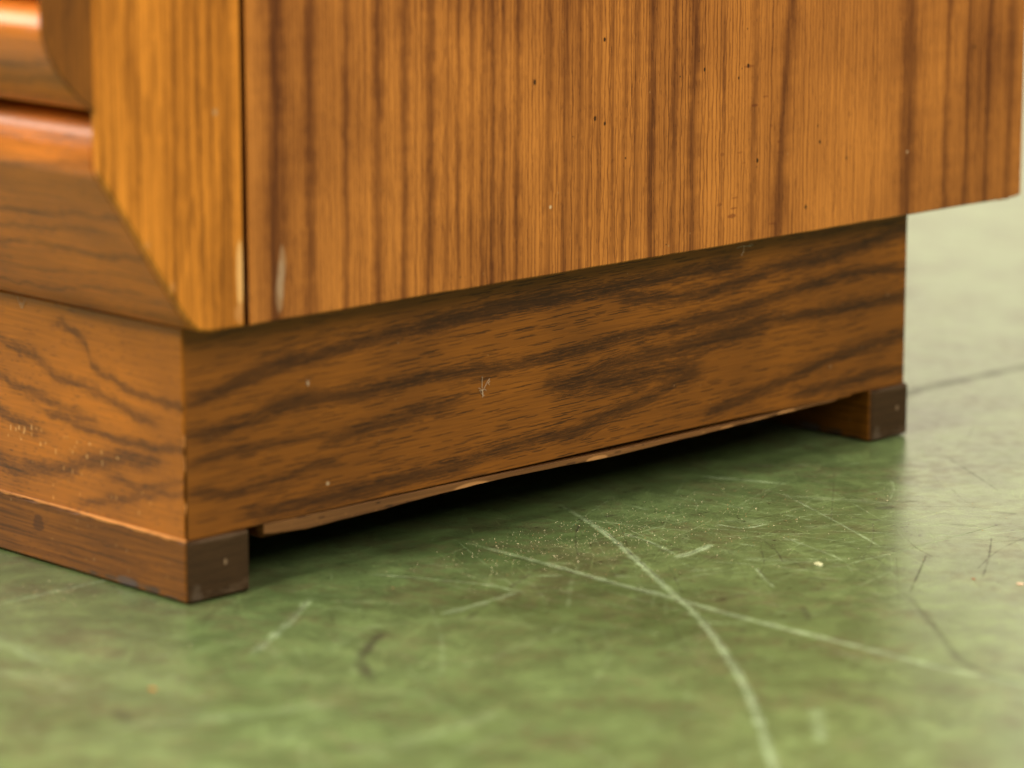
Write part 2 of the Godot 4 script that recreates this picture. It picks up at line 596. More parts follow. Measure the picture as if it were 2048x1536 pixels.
		var tone := 1.0 + (g - 0.5) * 0.22 + (f - 0.5) * 0.16
		r = (r * tone) + (milk.r - r) * p
		gg = (gg * tone) + (milk.g - gg) * p
		bb = (bb * tone) + (milk.b - bb) * p
		r += (black.r - r) * k * 0.75
		gg += (black.g - gg) * k * 0.75
		bb += (black.b - bb) * k * 0.75
		rgb[i * 3] = int(clampf(r, 0.0, 1.0) * 255.0)
		rgb[i * 3 + 1] = int(clampf(gg, 0.0, 1.0) * 255.0)
		rgb[i * 3 + 2] = int(clampf(bb, 0.0, 1.0) * 255.0)
		rough[i] = int(clampf(0.31 + minf(murk[i], 1.0) * 0.17 + dirt * 0.03 + p * 0.18 + (f - 0.5) * 0.03, 0.08, 1.0) * 255.0)
		relief[i] = int(clampf(150.0 - pale[i] * 55.0 - murk[i] * 70.0 + (g - 0.5) * 26.0 + (f - 0.5) * 10.0, 0.0, 255.0))
	var mat := StandardMaterial3D.new()
	mat.albedo_texture = ImageTexture.create_from_image(Image.create_from_data(side, side, false, Image.FORMAT_RGB8, rgb))
	mat.roughness_texture = ImageTexture.create_from_image(Image.create_from_data(side, side, false, Image.FORMAT_L8, rough))
	mat.roughness_texture_channel = BaseMaterial3D.TEXTURE_CHANNEL_RED
	mat.roughness = 1.0
	mat.metallic_specular = 0.5
	mat.heightmap_enabled = true
	mat.heightmap_texture = ImageTexture.create_from_image(Image.create_from_data(side, side, false, Image.FORMAT_L8, relief))
	mat.heightmap_scale = 0.022
	mat.detail_enabled = true
	mat.detail_blend_mode = BaseMaterial3D.BLEND_MODE_MUL
	mat.detail_uv_layer = BaseMaterial3D.DETAIL_UV_2
	mat.detail_albedo = worn_detail()
	var st := SurfaceTool.new()
	st.begin(Mesh.PRIMITIVE_TRIANGLES)
	for p in [Vector3(-5, 0, -5), Vector3(5, 0, -5), Vector3(5, 0, 5), Vector3(-5, 0, -5), Vector3(5, 0, 5), Vector3(-5, 0, 5)]:
		st.set_normal(Vector3.UP)
		st.set_uv(Vector2((p.x - ox) / span, (p.z - oz) / span))
		st.set_uv2(Vector2(p.x, p.z).rotated(0.6) / 0.27)
		st.add_vertex(p)
	var o := put("floor", st.commit(), mat, self)
	tag(o, "worn green painted floor with pale crossing scratches and dust", "floor", "", "structure")


func worn_detail() -> ImageTexture:
	# fine grime and hairlines, tiled over the whole floor
	var side := 1024
	var span := 0.27
	var px := side / span
	var hair := PackedFloat32Array()
	hair.resize(side * side)
	var dull := PackedFloat32Array()
	dull.resize(side * side)
	for n in 1100:
		var a := rng.randf() * TAU if n % 3 else rng.randf_range(0.5, 1.1)
		var l := rng.randf_range(0.002, 0.022) * rng.randf()
		var c := Vector2(rng.randf() * span, rng.randf() * span)
		var d := Vector2(cos(a), sin(a)) * l
		scratch(hair if n % 4 else dull, side, px, 0.0, 0.0, rng.randf_range(0.00014, 0.00026), rng.randf_range(0.25, 1.0), [c.x - d.x, c.y - d.y, c.x + d.x, c.y + d.y], 0.9)
	for n in 5200:      # specks of grime
		var c := Vector2(rng.randf() * span, rng.randf() * span)
		var r := rng.randf_range(0.0002, 0.0007) * rng.randf_range(0.5, 1.0)
		scratch(dull, side, px, 0.0, 0.0, r, rng.randf_range(0.2, 0.9), [c.x, c.y, c.x + r * rng.randf_range(0.5, 2.0), c.y + r * rng.randf_range(-1.0, 1.0)], 0.5)
	var cloud := seamless_field(side, 1024, 0.014, 5, 15)
	var sand := seamless_field(side, 1024, 0.4, 2, 16)
	var rgb := PackedByteArray()
	rgb.resize(side * side * 3)
	for i in side * side:
		var c := smoothstep(0.25, 0.75, cloud[i] / 255.0)
		var g := smoothstep(0.25, 0.75, sand[i] / 255.0)
		var v := 0.76 + 0.11 * c + 0.09 * (g - 0.5)
		var k := clampf(dull[i] * (0.4 + 0.9 * (1.0 - c)), 0.0, 1.0) * 0.55
		var h := hair[i] * 0.50
		rgb[i * 3] = int(clampf(v * (1.0 - k * 0.9) + h, 0.0, 1.0) * 255.0)
		rgb[i * 3 + 1] = int(clampf(v * (1.0 - k) + h, 0.0, 1.0) * 255.0)
		rgb[i * 3 + 2] = int(clampf(v * (1.0 - k) + h, 0.0, 1.0) * 255.0)
	return ImageTexture.create_from_image(Image.create_from_data(side, side, false, Image.FORMAT_RGB8, rgb))


func scratch(field: PackedFloat32Array, side: int, px: float, ox: float, oz: float, half: float, strong: float, pts: Array, uneven: float) -> void:
	var n := pts.size() / 2
	var lane := PackedVector2Array()
	for i in n - 1:
		var a := Vector2(pts[i * 2], pts[i * 2 + 1])
		var b := Vector2(pts[i * 2 + 2], pts[i * 2 + 3])
		var p := Vector2(pts[i * 2 - 2], pts[i * 2 - 1]) if i > 0 else a
		var q := Vector2(pts[i * 2 + 4], pts[i * 2 + 5]) if i < n - 2 else b
		var parts := maxi(1, int(a.distance_to(b) / maxf(half * 0.5, 0.0003)))
		for k in parts:
			lane.append(a.cubic_interpolate(b, p, q, float(k) / parts))
	lane.append(Vector2(pts[n * 2 - 2], pts[n * 2 - 1]))
	var jitter := rng.randf() * 100.0
	var wear := FastNoiseLite.new()
	wear.seed = 9
	wear.frequency = 0.06
	wear.fractal_octaves = 4
	for k in lane.size():
		var t := float(k) / maxf(lane.size() - 1, 1)
		var taper := clampf(minf(t, 1.0 - t) * 6.0 + 0.25, 0.0, 1.0)
		var wave := 1.0 - uneven * clampf(0.5 + 1.3 * wear.get_noise_2d(k * 0.5 * half / 0.001 + k * 0.3, jitter * 10.0), 0.0, 1.0)
		var r := half * (0.6 + 0.4 * taper) * (1.0 + 0.7 * wear.get_noise_2d(k * 1.5, jitter * 20.0 + 40.0)) * px
		var c := Vector2((lane[k].x - ox) * px, (lane[k].y - oz) * px)
		var reach := int(ceilf(r)) + 1
		for y in range(int(c.y) - reach, int(c.y) + reach + 1):
			for x in range(int(c.x) - reach, int(c.x) + reach + 1):
				var d := Vector2(x - c.x, y - c.y).length() / maxf(r, 0.7)
				if d < 1.3:
					var i := posmod(y, side) * side + posmod(x, side)
					var v := strong * taper * wave * (1.0 - smoothstep(0.45, 1.3, d))
					if v > field[i]:
						field[i] = v


# ------------------------------------------------------------------ the cabinet
func build_cabinet() -> void:
	var cab := Node3D.new()
	cab.name = "oak_cabinet"
	add_child(cab)
	tag(cab, "glossy stained oak cabinet corner on a raised plinth above green floor", "cabinet")
	var bare := Color(0.80, 0.56, 0.33)
	var scuff := Color(0.72, 0.62, 0.52)
	var speck := Color(0.16, 0.09, 0.05)

	# ---- side panel: quarter-sawn stripes. [middle, width, strength] in metres from the cabinet's front
	var stripes := [
		[0.0284, 0.0054, 0.90], [0.0433, 0.0038, 0.80], [0.0585, 0.0028, 0.75], [0.0721, 0.0037, 0.90], [0.0838, 0.0035, 0.85], [0.0953, 0.0040, 0.90], [0.1032, 0.0018, 0.60], [0.1082, 0.0018, 0.75],
		[0.1140, 0.0018, 0.65], [0.1193, 0.0016, 0.60], [0.1239, 0.0019, 0.80], [0.1286, 0.0019, 0.60], [0.1356, 0.0024, 0.75], [0.1504, 0.0029, 0.70], [0.1584, 0.0034, 0.60], [0.1655, 0.0022, 0.60],
		[0.1699, 0.0017, 0.50], [0.1748, 0.0022, 0.55], [0.1818, 0.0018, 0.70], [0.1876, 0.0025, 0.60], [0.1934, 0.0025, 0.60], [0.2013, 0.0036, 0.90], [0.2131, 0.0026, 0.75], [0.2230, 0.0047, 0.85],
		[0.2387, 0.0016, 0.60], [0.2554, 0.0033, 0.60], [0.2723, 0.0061, 0.80], [0.3435, 0.0085, 0.75], [0.3671, 0.0031, 0.75], [0.3798, 0.0028, 0.70], [0.3928, 0.0029, 0.70], [0.4066, 0.0045, 0.60],
	]
	var bands := []
	rng.seed = 11
	for s in stripes:
		var lean := 0.0008 + rng.randf_range(-0.0004, 0.0004)
		if s[0] == 0.2723:
			lean = 0.0066
		bands.append([s[1] * 0.74, s[2] * 0.86, [0.0902, s[0] - lean * 0.6, 0.19, s[0] + lean * 0.6, 0.2902, s[0] + lean], true])
	var x := 0.02
	while x < 0.414:      # fine lines between the stripes
		x += rng.randf_range(0.0013, 0.0026) * (1.0 if x > 0.2 else 0.8)
		var lean := rng.randf_range(-0.0002, 0.0008)
		bands.append([rng.randf_range(0.00018, 0.00036), rng.randf_range(0.35, 0.85), [0.0902, x, 0.19, x + lean, 0.2902, x + lean], true])
	for s in [[0.0300, 0.013, 0.26], [0.1230, 0.010, 0.16], [0.1600, 0.008, 0.20], [0.2080, 0.014, 0.16], [0.2650, 0.010, 0.14], [0.3900, 0.030, 0.30], [0.3440, 0.012, 0.18]]:      # broad darker growth
		bands.append([s[1], s[2], [0.0902, s[0], 0.19, s[0] + 0.001, 0.2902, s[0]], true])
	var marks := []
	for p in [[0.1548, 0.2288], [0.1544, 0.252], [0.1422, 0.173], [0.14, 0.178], [0.1196, 0.2577], [0.1293, 0.2911], [0.1232, 0.2924], [0.0997, 0.2852], [0.1158, 0.3079], [0.1504, 0.247], [0.169, 0.1777], [0.1519, 0.3836], [0.157, 0.1439]]:
		marks.append([p[0], p[1], 0.0009, 0.0006, speck, 0.9])
	for p in [[0.1147, 0.3439, 0.0007], [0.1137, 0.1515, 0.0006]]:
		marks.append([p[0], p[1], p[2], p[2], Color(0.85, 0.75, 0.62), 0.9])
	for p in [[0.1031, 0.0306], [0.0985, 0.0295], [0.1080, 0.0318]]:
		marks.append([p[0], p[1], 0.0060, 0.0018, scuff, 0.55])
	for n in 14:
		marks.append([rng.randf_range(0.095, 0.16), rng.randf_range(0.235, 0.275), rng.randf_range(0.0003, 0.0008), rng.randf_range(0.0006, 0.0028), Color(0.36, 0.16, 0.08), rng.randf_range(0.2, 0.45)])
	for n in 60:
		var z := rng.randf_range(0.0002, 0.0004)
		marks.append([rng.randf_range(0.092, 0.19), rng.randf_range(0.03, 0.41), z, z, Color(0.72, 0.55, 0.36) if n % 3 else speck, 0.6])
	var panel := oak({w = 1024, h = 2048, size = Vector2(0.2, 0.4), from = Vector2(0.0902, 0.0178), seed = 21, bands = bands, lace = 0.28, wobble = 0.0007, pores = 26000, pore_length = 0.006, pore_tone = 0.30, grain = 0.20, light = Color(0.750, 0.482, 0.218), dark = Color(0.380, 0.205, 0.092), marks = marks, rough = 0.34})
	var lay_panel := [1, 0, 0.0902, 0.0178, 0.2, 0.4]
	var edge := PackedVector2Array([Vector2(0.0178, FULL), Vector2(0.0178, PLINTH)])
	var e := 0.0178
	while e < 0.398:
		e += rng.randf_range(0.006, 0.014)
		edge.append(Vector2(minf(e, 0.400), PLINTH + rng.randf_range(-0.00006, 0.00018)))
	for p in [Vector2(0.4035, 0.0899), Vector2(0.4060, 0.0902), Vector2(0.4082, 0.0898), Vector2(0.4096, 0.0906), Vector2(0.4122, 0.0904), Vector2(0.4140, 0.0908), Vector2(0.4161, 0.0910), Vector2(0.4161, FULL)]:
		edge.append(p)
	put("side_panel", extrude(edge, OVER - 0.019, OVER, 0.0005, lay_panel), panel, cab)
	put("side_panel", board(Vector3(0.0178, PLINTH, -DEEP - OVER), Vector3(0.4149, FULL, -DEEP - OVER + 0.019), 0.0005, lay_panel), panel, cab)

	# ---- corner post: its front rim follows the profile of the lowest moulding
	var curve := [Vector2(-0.0409, 0.1500), Vector2(-0.0403, 0.1440), Vector2(-0.0372, 0.1390), Vector2(-0.0328, 0.1327), Vector2(-0.0236, 0.1188), Vector2(-0.0133, 0.1036), Vector2(-0.0066, 0.0942), Vector2(-0.0020, 0.0908)]
	var rim := smooth(curve, 6)
	var outline := PackedVector2Array([Vector2(0.0157, FULL), Vector2(-0.0409, FULL)])
	outline.append_array(rim)
	outline.append(Vector2(0.0020, PLINTH))
	outline.append(Vector2(0.0157, PLINTH))
	var post_bands := []
	rng.seed = 31
	for q in [-0.0385, -0.0345, -0.0290, -0.0255, -0.0205, -0.0150, -0.0118, -0.0060, -0.0010, 0.0038, 0.0072, 0.0108]:
		post_bands.append([rng.randf_range(0.0006, 0.0012), rng.randf_range(0.45, 0.85), [0.0902, q - 0.0005, 0.19, q + rng.randf_range(-0.001, 0.001), 0.2902, q], true])
	post_bands.append([0.0040, 0.42, [0.0902, 0.0085, 0.19, 0.0080, 0.2902, 0.0085], true])
	post_bands.append([0.0028, 0.3, [0.0902, -0.0265, 0.19, -0.0270, 0.2902, -0.0265], true])
	var post_marks := [[0.1060, 0.0136, 0.0105, 0.0015, Color(0.95, 0.74, 0.48), 0.95], [0.0945, 0.0131, 0.0034, 0.0018, bare, 0.8], [0.106, -0.0130, 0.0014, 0.0012, bare, 0.7], [0.1201, -0.0226, 0.0014, 0.0010, bare, 0.6], [0.1586, 0.0048, 0.0009, 0.0009, scuff, 0.7]]
	for n in 40:
		post_marks.append([rng.randf_range(0.095, 0.2), rng.randf_range(-0.038, 0.0155), rng.randf_range(0.003, 0.010), rng.randf_range(0.0004, 0.0009), Color(0.40, 0.23, 0.07), rng.randf_range(0.15, 0.35)])
	var post := oak({w = 512, h = 512, size = Vector2(0.2, 0.06), from = Vector2(0.0902, -0.0415), seed = 32, bands = post_bands, lace = 0.55, wobble = 0.0008, pores = 3000, pore_length = 0.020, pore_tone = 0.35, grain = 0.36, light = Color(0.830, 0.530, 0.190), dark = Color(0.440, 0.250, 0.075), marks = post_marks, rough = 0.33})
	put("corner_post", extrude(outline, OVER - 0.0030, OVER, 0.0008, [1, 0, 0.0902, -0.0415, 0.2, 0.06]), post, cab)

	# ---- mouldings across the front
	var wave_bands := []
	rng.seed = 41
	for n in 9:
		var c := 0.004 + n * 0.0085
		var pts := []
		for q in 7:
			pts.append(-0.2 + q * 0.036)
			pts.append(c + q * -0.0016 + rng.randf_range(-0.0025, 0.0025))
		wave_bands.append([rng.randf_range(0.0008, 0.0016), rng.randf_range(0.35, 0.65), pts, true])
	var moulded := oak({w = 1024, h = 512, size = Vector2(0.2, 0.08), from = Vector2(-0.19, 0.0), seed = 42, bands = wave_bands, lace = 0.75, wobble = 0.002, pores = 4500, pore_length = 0.006, bundle = 1.2, pore_tone = 0.5, grain = 0.30, light = Color(0.820, 0.480, 0.150), dark = Color(0.400, 0.225, 0.070), rough = 0.38, shine = 0.5, relief = 0.014})
	var low := PackedVector2Array([Vector2(0.012, 0.1606), Vector2(-0.0300, 0.1606)])
	low.append_array(smooth([Vector2(-0.0330, 0.1604), Vector2(-0.0368, 0.1590), Vector2(-0.0395, 0.1558), Vector2(-0.0408, 0.1510)], 5))
	low.append_array(rim.slice(1))
	low.append(Vector2(0.012, 0.0905))
	put("moulding", extrude(low, -DEEP, OVER - 0.0032, 0.0002, [2, 1, -0.19, 0.0, 0.2, 0.08], true), moulded, cab)
	var mid := PackedVector2Array([Vector2(0.012, 0.1955), Vector2(-0.0480, 0.1955)])
	mid.append_array(smooth([Vector2(-0.0505, 0.1950), Vector2(-0.0550, 0.1935), Vector2(-0.0582, 0.1905), Vector2(-0.0590, 0.1870), Vector2(-0.0575, 0.1820), Vector2(-0.0552, 0.1775), Vector2(-0.0518, 0.1730), Vector2(-0.0464, 0.1676), Vector2(-0.0400, 0.1630), Vector2(-0.0330, 0.1618)], 5))
	mid.append(Vector2(0.012, 0.1616))
	put("moulding", extrude(mid, -DEEP, OVER - 0.0022, 0.0002, [2, 1, -0.165, 0.03, 0.2, 0.08], true), moulded, cab)
	put("drawer_front", board(Vector3(-0.0560, 0.1985, -DEEP), Vector3(0.012, FULL, OVER - 0.0022), 0.003, [2, 1, -0.165, 0.0, 0.2, 0.08]), moulded, cab)
	# end cap: scalloped cheek that closes the ends of the upper front
	var cheek := PackedVector2Array([Vector2(-0.0408, FULL), Vector2(-0.0596, FULL)])
	cheek.append_array(smooth([Vector2(-0.0596, 0.2100), Vector2(-0.0596, 0.1900), Vector2(-0.0578, 0.1823), Vector2(-0.0557, 0.1778), Vector2(-0.0522, 0.1730), Vector2(-0.0468, 0.1674), Vector2(-0.0412, 0.1628)], 6))
	cheek.append(Vector2(-0.0408, 0.1626))
	var cheek_bands := []
	for n in 6:
		cheek_bands.append([0.0008, 0.5, [0.0902, -0.060 + n * 0.0036, 0.19, -0.0585 + n * 0.0036, 0.2902, -0.059 + n * 0.0036], true])
	var capped := oak({w = 512, h = 128, size = Vector2(0.2, 0.024), from = Vector2(0.0902, -0.062), seed = 52, bands = cheek_bands, lace = 0.6, wobble = 0.0016, pores = 800, pore_tone = 0.4, grain = 0.4, light = Color(0.520, 0.315, 0.100), dark = Color(0.300, 0.170, 0.055), rough = 0.42})
	put("end_cap", extrude(cheek, OVER - 0.0020, OVER - 0.0004, 0.0004, [1, 0, 0.0902, -0.062, 0.2, 0.024]), capped, cab)

	# ---- plinth, side board
	var veins := [
		[0.0028, 0.62, [0.0024, 0.0656, 0.0314, 0.0712, 0.0568, 0.0733, 0.0795, 0.0755, 0.1025, 0.077, 0.1634, 0.0806]],
		[0.0026, 0.62, [0.0017, 0.0545, 0.0273, 0.056, 0.0435, 0.0596, 0.064, 0.0586, 0.0869, 0.0588, 0.1184, 0.0592, 0.1432, 0.0575, 0.1647, 0.0581, 0.1868, 0.0592, 0.217, 0.0608, 0.2685, 0.0618]],
		[0.0030, 0.58, [0.0396, 0.0598, 0.0525, 0.0593, 0.07, 0.0581]],
		[0.0028, 0.47, [0.0601, 0.0444, 0.0868, 0.0467, 0.1102, 0.0481]],
		[0.0039, 0.62, [0.1635, 0.048, 0.1758, 0.047, 0.1943, 0.0506, 0.2095, 0.0517, 0.2406, 0.0523, 0.2686, 0.054]],
		[0.0047, 0.62, [0.1861, 0.0452, 0.212, 0.0448, 0.2332, 0.0437]],
		[0.0026, 0.58, [0.1721, 0.0283, 0.1945, 0.0329, 0.2174, 0.0365, 0.2333, 0.0407]],
		[0.0026, 0.58, [0.0263, 0.0251, 0.0365, 0.0247, 0.0738, 0.0259, 0.1129, 0.0266, 0.1374, 0.0287, 0.1711, 0.0297]],
		[0.0020, 0.51, [0.0563, 0.0233, 0.083, 0.0243, 0.1153, 0.0257]],
		[0.0030, 0.70, [0.1039, 0.0766, 0.1155, 0.0777, 0.1432, 0.0777, 0.1718, 0.0783, 0.2014, 0.0788, 0.2559, 0.0798]],
		[0.0030, 0.66, [0.2012, 0.0739, 0.2408, 0.0705, 0.2844, 0.0753, 0.3117, 0.0758, 0.3587, 0.0815]],
		[0.0024, 0.62, [0.2276, 0.0596, 0.241, 0.0606, 0.2802, 0.0645, 0.3258, 0.068, 0.3584, 0.066]],
		[0.0026, 0.62, [0.2277, 0.0531, 0.2412, 0.0536, 0.2759, 0.0561, 0.3215, 0.0551, 0.3588, 0.0559]],
		[0.0026, 0.58, [0.246, 0.0255, 0.2856, 0.0317, 0.322, 0.0371, 0.3594, 0.0402]],
		[0.0020, 0.55, [0.2978, 0.0254, 0.3224, 0.0259, 0.3599, 0.0268]],
		[0.0017, 0.44, [0.0019, 0.0456, 0.0226, 0.0472, 0.048, 0.0466]],
		[0.0020, 0.47, [0.0017, 0.0359, 0.0202, 0.0336, 0.0392, 0.0346, 0.0565, 0.0368]],
	]
	var side_marks := [[0.0597, 0.0301, 0.0007, 0.0006, Color(0.8, 0.72, 0.62), 0.8], [0.3487, 0.0576, 0.0003, 0.0008, scuff, 0.6], [0.3151, 0.0336, 0.0003, 0.0010, scuff, 0.7]]
	rng.seed = 61
	for n in 26:
		var z := rng.randf_range(0.00015, 0.0003)
		side_marks.append([rng.randf_range(0.01, 0.35), rng.randf_range(0.025, 0.085), z, z, scuff, 0.6])
	var low_side := oak({w = 2048, h = 512, size = Vector2(0.36, 0.09), from = Vector2(0.0, 0.008), seed = 62, bands = veins, lace = 0.30, wobble = 0.0010, depth = 0.62, bundle = 2.6, pores = 6500, pore_length = 0.014, even = true, slope = 0.03, pore_tone = 0.95, grain = 0.22, light = Color(0.525, 0.316, 0.098), dark = Color(0.245, 0.137, 0.062), marks = side_marks, rough = 0.40, relief = 0.005})
	var lay_side := [0, 1, 0.0, 0.008, 0.36, 0.09]
	var plinth := PackedVector2Array([Vector2(0.0004, PLINTH), Vector2(0.0004, FOOT), Vector2(0.0315, FOOT), Vector2(0.090, 0.0213), Vector2(0.150, 0.0212), Vector2(0.22, 0.0216), Vector2(0.27, 0.0215), Vector2(0.30, 0.0208), Vector2(0.3274, 0.0203), Vector2(0.3290, FOOT), Vector2(SIDE, FOOT), Vector2(SIDE, PLINTH)])
	put("plinth_side", extrude(plinth, -0.018, 0.0, 0.0003, lay_side), low_side, cab)
	put("plinth_side", board(Vector3(0.0, FOOT, -DEEP), Vector3(SIDE, PLINTH, -DEEP + 0.018), 0.0003, lay_side), low_side, cab)
	# loose strip that has sagged away from the board's lower edge, with the paint chipped off
	var chips := []
	for c in [[0.126, 0.0180, 0.0095, 0.0016], [0.135, 0.0176, 0.0040, 0.0010], [0.1876, 0.0177, 0.0050, 0.0011], [0.276, 0.0188, 0.0120, 0.0008], [0.290, 0.0195, 0.0060, 0.0009], [0.257, 0.0186, 0.0050, 0.0008]]:
		chips.append([c[0], c[1], c[2], c[3], Color(0.78, 0.57, 0.36), 0.9])
	for n in 30:
		chips.append([rng.randf_range(0.04, 0.32), rng.randf_range(0.0163, 0.019), rng.randf_range(0.0004, 0.0016), 0.0003, Color(0.72, 0.52, 0.33), 0.6])
	var stripped := oak({w = 1024, h = 32, size = Vector2(0.36, 0.010), from = Vector2(0.0, 0.0135), seed = 66, bands = [], pores = 260, grain = 0.25, light = Color(0.480, 0.325, 0.175), dark = Color(0.22, 0.13, 0.06), marks = chips, rough = 0.55})
	var under := [Vector2(0.0322, 0.0178), Vector2(0.0420, 0.0170), Vector2(0.0500, 0.0164), Vector2(0.0695, 0.0167), Vector2(0.1000, 0.0176), Vector2(0.1391, 0.0185), Vector2(0.1700, 0.0180), Vector2(0.1993, 0.0176), Vector2(0.2418, 0.0183), Vector2(0.2951, 0.0195), Vector2(0.3200, 0.0199)]
	var over := [Vector2(0.3200, 0.0204), Vector2(0.2951, 0.0205), Vector2(0.2600, 0.0202), Vector2(0.2300, 0.0199), Vector2(0.1993, 0.0197), Vector2(0.1500, 0.0203), Vector2(0.1100, 0.0207), Vector2(0.0322, 0.0209)]
	var strip := PackedVector2Array()
	for i in under.size() - 1:
		for q in 4:
			var p: Vector2 = under[i].lerp(under[i + 1], q / 4.0)
			strip.append(p + Vector2(0, rng.randf_range(-0.00018, 0.00018)))
	strip.append(under[-1])
	for p in over:
		strip.append(p)
	put("bottom_strip", extrude(strip, -0.0045, -0.0002, 0.0002, [0, 1, 0.0, 0.0135, 0.36, 0.010]), stripped, cab)
	put("glue_block", board(Vector3(0.0345, 0.0149, -0.0120), Vector3(0.0540, 0.0200, -0.0047), 0.0012, lay_side), plain(Color(0.40, 0.23, 0.09), 0.6), cab)

	# ---- plinth, front board
	var flames := [
		[0.0023, 0.58, [-0.0975, 0.0731, -0.0811, 0.0703, -0.0655, 0.0651, -0.042, 0.0623, -0.0193, 0.0575]],
		[0.0019, 0.58, [-0.0623, 0.0828, -0.0491, 0.0773, -0.0477, 0.0717, -0.0342, 0.0674, -0.0116, 0.0645, -0.0006, 0.0643]],
		[0.0023, 0.58, [-0.0982, 0.0604, -0.0817, 0.0573, -0.0659, 0.0553, -0.0501, 0.0527]],
		[0.0033, 0.65, [-0.1050, 0.0500, -0.0987, 0.0486, -0.0798, 0.0445]],
		[0.0019, 0.54, [-0.0699, 0.0518, -0.0425, 0.0492, -0.0203, 0.0493, -0.001, 0.0506]],
		[0.0036, 0.62, [-0.0997, 0.0303, -0.0901, 0.0296, -0.0613, 0.0346, -0.0428, 0.0405, -0.0179, 0.0441]],
		[0.0019, 0.43, [-0.0525, 0.0246, -0.0287, 0.0304, -0.0006, 0.0359]],
		[0.0016, 0.43, [-0.0364, 0.0349, -0.0182, 0.0355, -0.0005, 0.0409]],
	]
	var front_marks := []
	rng.seed = 71
	for n in 26:
		front_marks.append([rng.randf_range(-0.098, -0.034), 0.0435 + rng.randf_range(-0.004, 0.004), rng.randf_range(0.0003, 0.0007), rng.randf_range(0.0004, 0.0012), Color(0.92, 0.74, 0.52), rng.randf_range(0.4, 0.8)])
	for n in 14:
		front_marks.append([rng.randf_range(-0.095, -0.01), rng.randf_range(0.023, 0.035), 0.0004, rng.randf_range(0.0003, 0.0009), Color(0.92, 0.70, 0.45), 0.6])
	var low_front := oak({w = 1024, h = 512, size = Vector2(0.18, 0.09), from = Vector2(-0.18, 0.008), seed = 72, bands = flames, lace = 0.4, wobble = 0.002, depth = 0.85, bundle = 3.2, pores = 5000, pore_length = 0.005, pore_tone = 0.55, slope = 0.03, grain = 0.22, light = Color(0.650, 0.395, 0.088), dark = Color(0.250, 0.145, 0.045), marks = front_marks, rough = 0.28, relief = 0.006})
	var lay_front := [2, 1, -0.18, 0.008, 0.18, 0.09]
	put("plinth_front", board(Vector3(-0.0003, FOOT, -DEEP + 0.0185), Vector3(0.016, PLINTH - 0.0002, -0.0004), 0.0004, lay_front), low_front, cab)
	put("plinth_back", board(Vector3(SIDE - 0.016, FOOT, -DEEP + 0.0185), Vector3(SIDE - 0.0004, PLINTH - 0.0002, -0.0185), 0.0003, lay_front), low_front, cab)

	# ---- base runners under the front and the back of the plinth
	var foot_bands := []
	rng.seed = 81
	for n in 4:
		foot_bands.append([0.0006, 0.3, [-0.18, 0.003 + n * 0.005, -0.1, 0.004 + n * 0.005, 0.0, 0.003 + n * 0.005], true])
	var foot_marks := []
	for n in 16:
		foot_marks.append([rng.randf_range(-0.06, -0.002), rng.randf_range(0.0, 0.0022), rng.randf_range(0.001, 0.004), rng.randf_range(0.0004, 0.0014), Color(0.28, 0.23, 0.20), 0.7])
	foot_marks.append([-0.0310, 0.0022, 0.0050, 0.0022, Color(0.36, 0.32, 0.32), 0.8])
	foot_marks.append([-0.0780, 0.0125, 0.0030, 0.0030, Color(0.23, 0.13, 0.07), 0.5])
	for n in 14:
		foot_marks.append([rng.randf_range(-0.1, -0.004), rng.randf_range(0.003, 0.019), 0.0003, 0.0005, scuff, 0.5])
	var runner := oak({w = 1024, h = 128, size = Vector2(0.18, 0.0225), from = Vector2(-0.18, -0.0005), seed = 82, bands = foot_bands, lace = 0.5, bundle = 2.0, pores = 1500, pore_length = 0.005, pore_tone = 0.5, grain = 0.50, light = Color(0.465, 0.285, 0.075), dark = Color(0.235, 0.135, 0.036), marks = foot_marks, rough = 0.38, shine = 0.4})
	var end_marks := []
	for n in 18:
		end_marks.append([rng.randf_range(0.0, 0.0256), rng.randf_range(0.0, 0.004), rng.randf_range(0.0008, 0.003), rng.randf_range(0.0003, 0.0012), Color(0.38, 0.31, 0.25), 0.45])
	end_marks.append([0.0030, 0.0025, 0.0022, 0.0035, Color(0.36, 0.31, 0.27), 0.6])
	end_marks.append([0.0150, 0.0120, 0.0007, 0.0012, scuff, 0.7])
	end_marks.append([0.0130, 0.0200, 0.0110, 0.0008, Color(0.40, 0.33, 0.27), 0.5])
	end_marks.append([0.0150, 0.0003, 0.0110, 0.0006, Color(0.55, 0.38, 0.22), 0.7])
	var end_bands := []
	for n in 6:
		end_bands.append([0.0004, 0.4, [-0.002, 0.002 + n * 0.0036, 0.028, 0.003 + n * 0.0036], true])
	var ends := oak({w = 256, h = 256, size = Vector2(0.03, 0.0225), from = Vector2(-0.002, -0.0005), seed = 83, bands = end_bands, lace = 0.7, pores = 900, pore_length = 0.0008, grain = 0.25, light = Color(0.250, 0.178, 0.110), dark = Color(0.140, 0.095, 0.055), marks = end_marks, rough = 0.5, shine = 0.35})
	var lay_runner := [2, 1, -0.18, -0.0005, 0.18, 0.0225]
	for at in [-0.0006, SIDE - 0.0205]:
		var wide := 0.0262 if at < 0.1 else 0.0227
		var r := put("base_runner", board(Vector3(at, 0.0004, -DEEP), Vector3(at + wide, FOOT - 0.0002, 0.0002), 0.0008, lay_runner), runner, cab)
		var cut := put("end_grain", board(Vector3(at + 0.0004, 0.0006, -0.0020), Vector3(at + wide - 0.0003, FOOT - 0.0004, 0.0008), 0.0007, [0, 1, at - 0.0014, -0.0005, 0.03, 0.0225]), ends, r)
		tag(cut, "dull grey-brown sawn end of the runner")
